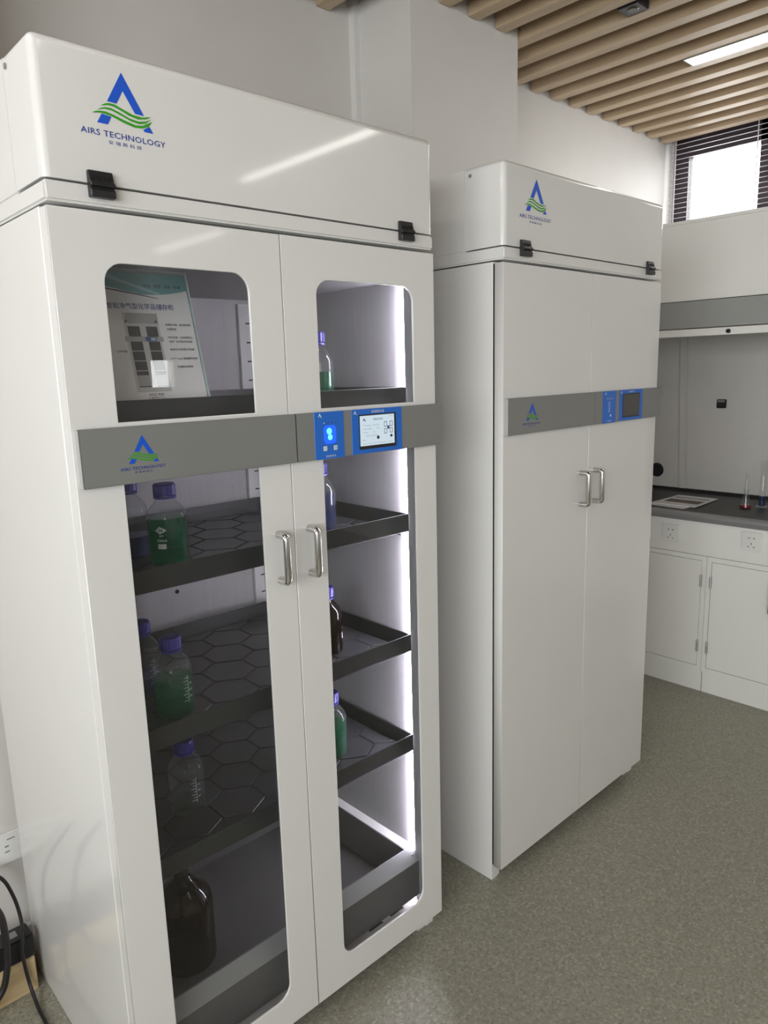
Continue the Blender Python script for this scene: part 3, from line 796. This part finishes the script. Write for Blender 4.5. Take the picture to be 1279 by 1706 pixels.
slab('acrylic_front', 0, cw - 0.0022, 0, ch, 0.0018, 0.0034, M['acrylic'])
slab('acrylic_back', 0, cw - 0.0022, 0, ch, -0.0034, -0.0018, M['acrylic'])
slab('acrylic_edge', cw - 0.0022, cw, 0, ch, -0.0034, 0.0034, M['acryledge'])
slab('acrylic_edge', 0, cw, ch, ch + 0.0015, -0.0034, 0.0034, M['acryledge'])
# foot of the stand, a bent leg behind the sheet
MB().box(0.03, cw - 0.03, 0.01, 0.095, 0.0, 0.002).build('stand_foot', M['acrylic'], pc)
def pr(name, pts, mat, d=0.0003, par=None):
    n = len(pts); me = bpy.data.meshes.new(name); me.from_pydata([cp(p, d) for p in pts], [], [tuple(range(n))])
    bm = bmesh.new(); bm.from_mesh(me); bmesh.ops.triangulate(bm, faces=bm.faces); bm.to_mesh(me); bm.free()
    me.materials.append(mat); return link(name, me, par or sheet)
def ptext(s, x, v, w, h, mat, d=0.0009):
    q, f = fit_text(s, w, h, bold=0.012); return flat('printed_text', q, f, mat, sheet, lambda p: cp((x + p[0], v + p[1]), d))
T = ch - 0.004; E_ = cw - 0.005
def crv(fn, a, b, n=14): return [(a + (b - a) * k / n, fn((k) / n)) for k in range(n + 1)]
low = crv(lambda t: T - 0.020 - 0.031 * math.sin(math.pi * (0.15 + 0.72 * t)) * (0.55 + 0.45 * t), 0.004, E_)
pr('printed_wave', low + [(E_, T), (0.004, T)], M['teal'])
pr('printed_stripe', crv(lambda t: T - 0.001 - 0.040 * t ** 0.8, 0.060, 0.168) + crv(lambda t: T - 0.044 + 0.033 * t, 0.160, 0.050), M['teal2'], 0.0005)
pr('printed_stripe', crv(lambda t: T - 0.022 - 0.027 * t, 0.004, 0.15) + crv(lambda t: T - 0.051 + 0.025 * t, 0.145, 0.004), M['paper'], 0.0005)
pr('printed_line', crv(lambda t: T - 0.028 - 0.023 * t ** 1.2, 0.004, 0.16) + crv(lambda t: T - 0.0522 + 0.0230 * t, 0.16, 0.004), M['ink'], 0.0006)
ptext('安全 · 自然 · 生态 · 环境', 0.174, T - 0.0260, 0.080, 0.0070, M['ink'])
ptext('瑞斯科技', 0.036, T - 0.050, 0.034, 0.0075, M['inkblue'])
pr('printed_mark', [(0.038, T - 0.042), (0.049, T - 0.042), (0.049, T - 0.039), (0.038, T - 0.039)], M['inkblue'])
ptext('智能净气型化学品储存柜', 0.1195, T - 0.0690, 0.141, 0.0125, M['inkblue'])
# little printed picture of a cabinet
bx0, bx1, bt, bb = 0.077, 0.150, T - 0.083, T - 0.243
pr('printed_cabinet', [(bx0, bb), (bx1, bb), (bx1, bt), (bx0, bt)], M['plight'], 0.0003)
pr('printed_hood', [(bx0 + 0.003, bt - 0.019), (bx1, bt - 0.019), (bx1, bt), (bx0 + 0.008, bt)], M['pgrey'], 0.0005)
pr('printed_line', [(bx0, bt - 0.0205), (bx1, bt - 0.0205), (bx1, bt - 0.0198), (bx0, bt - 0.0198)], M['pdark'], 0.0006)
for x in (bx0 + 0.003, bx1 - 0.008):
    pr('printed_mark', [(x, bt - 0.019), (x + 0.0045, bt - 0.019), (x + 0.0045, bt - 0.0150), (x, bt - 0.0150)], M['pdark'], 0.0007)
for x0, x1 in ((bx0 + 0.006, bx0 + 0.031), (bx0 + 0.044, bx0 + 0.068)):
    pr('printed_window', [(x0, bt - 0.050), (x1, bt - 0.050), (x1, bt - 0.027), (x0, bt - 0.027)], M['pdark'], 0.0005)
    pr('printed_window', [(x0, bb + 0.010), (x1, bb + 0.010), (x1, bt - 0.058), (x0, bt - 0.058)], M['pdark'], 0.0005)
    for k in range(3):
        v = bt - 0.078 - 0.020 * k
        pr('printed_shelf', [(x0, v), (x1, v), (x1, v + 0.002), (x0, v + 0.002)], M['pgrey'], 0.0007)
    pr('printed_shelf', [(x0, bb + 0.012), (x1, bb + 0.012), (x1, bb + 0.034), (x0, bb + 0.034)], M['pgrey'], 0.0007)
pr('printed_band', [(bx0 - 0.003, bt - 0.058), (bx1 + 0.004, bt - 0.058), (bx1 + 0.004, bt - 0.048), (bx0 - 0.003, bt - 0.048)], M['pgrey'], 0.0008)
pr('printed_screen', [(bx0 + 0.039, bt - 0.0575), (bx0 + 0.062, bt - 0.0575), (bx0 + 0.062, bt - 0.0485), (bx0 + 0.039, bt - 0.0485)], M['inkblue'], 0.0009)
pr('printed_screen', [(bx0 + 0.050, bt - 0.0560), (bx0 + 0.060, bt - 0.0560), (bx0 + 0.060, bt - 0.0500), (bx0 + 0.050, bt - 0.0500)], M['teal2'], 0.0010)
for s_, x, v, w in (('超薄显示屏、显示柜体和', 0.192, 0.1057, 0.056), ('存储信息', 0.176, 0.1147, 0.021), ('风机低噪、过滤高效化、', 0.192, 0.132, 0.056), ('温湿度实时显示并监控', 0.191, 0.1405, 0.052),
                    ('智能刷卡式双锁+密码锁', 0.191, 0.157, 0.054), ('5.0寸 Touch 智能操作系统', 0.191, 0.176, 0.060), ('可选样品瓶架', 0.190, 0.193, 0.036)):
    ptext(s_, x, T - v, w, 0.0048, M['ink'])
ptext('工作界面', 0.062, T - 0.161, 0.022, 0.0048, M['ink'])
ptext('AGS 900', 0.115, T - 0.2485, 0.032, 0.0050, M['ink'])
ptext('( 玻璃门 )', 0.115, T - 0.2555, 0.034, 0.0052, M['ink'])

# ------------------------------------------------------------------ fume hood and bench on the right
HY0, HY1, HX = -0.494, 0.98, 2.93
fh = thing('fume_hood', 'white and grey fume hood above the black worktop under the bright window', 'fume hood', (0, 0, 0))
MB().box(HX, HX + 0.025, HY0, HY1, 1.872, 2.21).build('upper_fascia', M['hoodwhite'], fh, 0.003)
MB().prism([(HX + 0.002, 1.868), (HX + 0.014, 1.868), (HX + 0.026, 1.750), (HX + 0.016, 1.750)], HY0 + 0.02, HY1 - 0.02, 'y').build('grey_fascia', M['hoodgrey'], fh)
sr = MB().box(HX, HX + 0.03, HY0 + 0.02, HY1 - 0.02, 1.712, 1.744).build('sash_rail', M['hoodwhite'], fh, 0.003)
kn = MB().lathe([(0.0, 0.008), (0.009, 0.008), (0.010, 0.0)], 0, 0, 0, 16).build('sash_knob', M['black'], fh)
kn.location = (HX, 0.115, 1.727); kn.rotation_euler = (0, math.radians(-90), 0)
box('hood_top', M['hoodwhite'], fh, HX, 3.76, HY0, HY1, 2.2105, 2.225)
bk = box('back_panel', M['hoodin'], fh, 3.50, 3.51, HY0 + 0.03, HY1 - 0.03, 0.905, 2.0)
box('side_panel', M['hoodwhite'], fh, HX + 0.03, 3.76, HY1 - 0.03, HY1, 0.8955, 2.21)
box('side_panel', M['hoodwhite'], fh, HX + 0.03, 3.76, HY0, HY0 + 0.03, 0.8955, 2.21)
box('hood_ceiling', M['hoodin'], fh, HX + 0.03, 3.50, HY0 + 0.03, HY1 - 0.03, 1.98, 2.0)
MB().prism([(3.485, 0.905), (3.4995, 0.905), (3.4995, 1.98), (3.485, 1.98)], 0.46, 0.50, 'y').build('back_rib', M['hoodin'], fh, 0.004)
for q in fh.children:
    if q.name.startswith('back_rib'): q.rotation_euler = (math.radians(-2.4), 0, 0); q.location = (0, 0.046 - 0.02, 0.02)
pt = MB().lathe([(0.0, 0.004), (0.030, 0.004), (0.038, 0.002), (0.040, 0.0)], 0, 0, 0, 28).build('exhaust_port', M['black'], fh)
pt.location = (3.4995, 0.70, 0.996); pt.rotation_euler = (0, math.radians(-90), 0)
hs = box('hood_socket', M['black'], fh, 3.488, 3.4995, 0.332, 0.381, 1.352, 1.399, 0.003)
box('socket_slot', M['post'], hs, 3.4872, 3.4882, 0.338, 0.375, 1.384, 1.394)

wt_ = thing('worktop', 'black worktop with rounded steel front edge inside the fume hood', 'worktop', (0, 0, 0))
MB().box(HX + 0.012, 3.76, HY0, HY1, 0.872, 0.8915).build('slab', M['top'], wt_, 0.002)
MB().prism([(HX - 0.012, 0.852), (HX + 0.0115, 0.852), (HX + 0.0115, 0.8935), (HX + 0.006, 0.8945), (HX - 0.004, 0.892), (HX - 0.011, 0.884), (HX - 0.014, 0.872)], HY0, HY1, 'y').build('front_edge', M['steel'], wt_, 0.0)
box('upstand', M['black'], fh, 3.484, 3.4995, HY0 + 0.032, HY1 - 0.032, 0.8955, 0.906)

sp_ = tag(MB().box(HX + 0.0, HX + 0.02, HY0, HY1, 0.690, 0.8515).build('service_panel', M['hoodwhite'], None, 0.001), 'white service panel with power sockets below the black worktop', 'panel')
def socket_plate(yc, zc, label):
    t = thing('power_socket', label, 'socket', (HX, yc, zc), 0, 'power sockets on the service panel')
    MB().box(-0.011, -0.0003, -0.043, 0.043, -0.043, 0.043).build('plate', M['white'], t, 0.003)
    MB().box(-0.016, -0.0112, -0.045, 0.045, 0.030, 0.0425).build('rain_lip', M['white'], t, 0.002)
    for y, z, w, h in ((-0.011, 0.016, 0.008, 0.003), (0.011, 0.016, 0.008, 0.003), (0, -0.010, 0.003, 0.009), (-0.012, -0.024, 0.007, 0.003), (0.012, -0.024, 0.007, 0.003)):
        box('socket_slot', M['dark'], t, -0.0118, -0.0108, y - w / 2, y + w / 2, z - h / 2, z + h / 2)
socket_plate(-0.048, 0.793, 'white power socket on the service panel, nearest the right edge')
socket_plate(0.328, 0.780, 'white power socket on the service panel, between the other two sockets')
socket_plate(0.476, 0.778, 'white power socket on the service panel, cut off by the solid cabinet')

def base_cabinet(y0, y1, label, doors):
    t = thing('base_cabinet', label, 'cabinet', (HX, 0, 0), 0, 'white base cabinets under the fume hood')
    MB().box(0.018, 0.80, y0 + 0.0008, y1 - 0.0008, 0.11, 0.688).build('carcass', M['hoodwhite'], t)
    # face frame
    ff = MB().box(0.0, 0.0175, y0 + 0.0008, y0 + 0.022, 0.11, 0.688).box(0.0, 0.0175, y1 - 0.022, y1 - 0.0008, 0.11, 0.688)
    ff.box(0.0, 0.0175, y0 + 0.022, y1 - 0.022, 0.665, 0.688).box(0.0, 0.0175, y0 + 0.022, y1 - 0.022, 0.11, 0.132)
    ff.build('face_frame', M['hoodwhite'], t)
    MB().box(0.016, 0.035, y0 + 0.002, y1 - 0.002, 0.0, 0.1095).build('kick_board', M['hoodwhite'], t)
    ym = (y0 + y1) / 2
    box('gap_shadow', M['dark'], t, 0.0172, 0.0178, y0 + 0.021, y1 - 0.021, 0.131, 0.666)  # dark sheet that paints the shade seen through the door gaps
    for a, b, hinge in ((y0 + 0.0242, ym - 0.0015, y0), (ym + 0.0015, y1 - 0.0242, y1)):
        d = MB().box(0.0, 0.0170, a, b, 0.1342, 0.6628).build('door', M['hoodwhite'], t, 0.001, seg=1)
        yy = a - 0.001 if hinge == y0 else b + 0.001
        for z in (0.565, 0.238):
            MB().lathe([(0.0, -0.029), (0.0055, -0.029), (0.0055, 0.029), (0.0, 0.029)], -0.003, yy, z, 10).build('hinge', M['chrome'], d)
        hy = b - 0.022 if hinge == y0 else a + 0.022
        MB().tube([(0, hy, 0.478), (-0.024, hy, 0.478), (-0.030, hy, 0.486), (-0.030, hy, 0.610), (-0.024, hy, 0.618), (0, hy, 0.618)], 0.005, 8).build('handle', M['chrome'], d, smooth=True)
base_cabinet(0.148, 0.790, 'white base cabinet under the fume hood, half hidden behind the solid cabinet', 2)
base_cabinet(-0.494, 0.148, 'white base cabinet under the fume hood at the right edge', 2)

# things on the worktop
TZ = 0.8918
def sheet_on_top(name, pts, z, label, prints):
    t = thing(name, label, 'paper', (0, 0, z), 0, 'printed papers on the worktop')
    MB().prism(pts, 0.0, 0.0025, 'z').build('pages', M['paper'], t)
    a, b, c, d = [Vector((p[0], p[1])) for p in pts]
    for (u0, u1, v0, v1, m) in prints:
        q = [a.lerp(b, u).lerp(d.lerp(c, u), v) for u, v in ((u0, v0), (u1, v0), (u1, v1), (u0, v1))]
        MB().prism([tuple(p) for p in q], 0.0026, 0.0029, 'z').build('printed_picture', M[m], t)
P1 = [(3.00, 0.50), (2.985, 0.30), (3.275, 0.285), (3.29, 0.49)]
P2 = [(3.03, 0.475), (3.035, 0.265), (3.325, 0.275), (3.32, 0.485)]
sheet_on_top('paper_leaflet', P1, TZ, 'printed leaflet lying underneath on the black worktop', [(0.1, 0.9, 0.6, 0.9, 'pgrey')])
sheet_on_top('paper_leaflet', P2, TZ + 0.0032, 'printed leaflet with brown picture lying on top of another leaflet', [(0.08, 0.92, 0.25, 0.55, 'brownprint'), (0.08, 0.92, 0.70, 0.80, 'pgrey')])
fk = thing('conical_flask', 'small conical glass flask with red liquid on the black worktop', 'flask', (3.20, 0.092, TZ))
MB().lathe([(0.0, 0.001), (0.024, 0.0), (0.027, 0.004), (0.026, 0.012), (0.012, 0.062), (0.011, 0.088), (0.014, 0.092)], n=28).build('glass_body', M['vessel'], fk, smooth=True)
MB().lathe([(0.0, 0.002), (0.0235, 0.002), (0.0255, 0.005), (0.0245, 0.014), (0.0, 0.014)], n=28).build('liquid', M['liqpink'], fk, smooth=True)
MB().lathe([(0.0, 0.03), (0.007, 0.03), (0.007, 0.17), (0.008, 0.172)], n=14).build('glass_tube', M['vessel'], fk, smooth=True)
gc = thing('measuring_cylinder', 'tall clear measuring cylinder with blue liquid beside the conical flask', 'cylinder', (3.255, 0.037, TZ))
MB().prism([(0.030 * math.cos(math.radians(60 * k + 15)), 0.030 * math.sin(math.radians(60 * k + 15))) for k in range(6)], 0.0, 0.006, 'z').build('foot', M['vessel'], gc)
MB().lathe([(0.0, 0.007), (0.0145, 0.0065), (0.0145, 0.225), (0.017, 0.229)], n=24).build('glass_body', M['vessel'], gc, smooth=True)
MB().lathe([(0.0, 0.009), (0.013, 0.009), (0.013, 0.055), (0.0, 0.055)], n=24).build('liquid', M['liqblue'], gc, smooth=True)

# ------------------------------------------------------------------ lower left corner
ws = thing('wall_socket', 'white double wall socket low on the wall beside the glazed cabinet', 'socket', (-0.03, 0.75, 0.352))
MB().box(-0.075, 0.044, -0.010, -0.0003, -0.043, 0.045).build('plate', M['white'], ws, 0.003)
for x, z, w, h in ((0.030, 0.027, 0.020, 0.003), (-0.012, 0.027, 0.016, 0.003), (0.018, 0.008, 0.010, 0.004), (-0.008, 0.008, 0.010, 0.004), (0.018, -0.008, 0.012, 0.003), (-0.008, -0.008, 0.012, 0.003)):
    box('socket_slot', M['post'], ws, x - w / 2 - 0.012, x + w / 2 - 0.012, -0.0108, -0.0098, z - h / 2, z + h / 2)
pb = MB().box(-0.35, -0.022, 0.612, 0.733, 0.0, 0.100).build('wooden_block', M['ply'], None, 0.002)
tag(pb, 'pale wooden block on the floor against the wall beside the glazed cabinet', 'block')
pw = thing('power_strip', 'black power strip lying on the pale wooden block', 'power strip', (-0.3, 0.615, 0.1003))
MB().box(-0.04, 0.281, 0, 0.06, 0, 0.063).build('casing', M['black'], pw, 0.003)
for k in range(5):
    box('socket_slot', M['post'], pw, -0.02 + 0.06 * k, 0.01 + 0.06 * k, 0.02, 0.045, 0.0632, 0.0638)
def spline(pts, n=8):
    P_ = [Vector(p) for p in pts]; out = []
    for i in range(len(P_) - 1):
        a, b, c, d = P_[max(i - 1, 0)], P_[i], P_[i + 1], P_[min(i + 2, len(P_) - 1)]
        for k in range(n):
            t = k / n
            out.append(0.5 * ((2 * b) + (c - a) * t + (2 * a - 5 * b + 4 * c - d) * t * t + (3 * b - a - 3 * c + d) * t ** 3))
    return out + [P_[-1]]
c1 = MB().tube(spline([(-0.14, 0.735, 0.352), (-0.115, 0.70, 0.352), (-0.062, 0.68, 0.318), (-0.038, 0.68, 0.25), (-0.032, 0.66, 0.19), (-0.046, 0.604, 0.178), (-0.053, 0.598, 0.132), (-0.046, 0.597, 0.04), (-0.046, 0.54, 0.006), (-0.048, 0.47, 0.006), (-0.06, 0.36, 0.006), (-0.15, 0.28, 0.006)]), 0.0048, 8).build('trailing_cable', M['cable'], None, smooth=True)
tag(c1, 'thin black cord hanging from the wall socket over the power strip', 'cord')
c2 = MB().tube(spline([(-0.20, 0.66, 0.36), (-0.13, 0.62, 0.34), (-0.094, 0.59, 0.285), (-0.088, 0.585, 0.214), (-0.090, 0.585, 0.162), (-0.097, 0.585, 0.114), (-0.117, 0.585, 0.065), (-0.18, 0.58, 0.02), (-0.30, 0.52, 0.010)]), 0.0085, 10).build('looped_cable', M['cable'], None, smooth=True)
tag(c2, 'thick black cable looping in front of the power strip', 'cable')
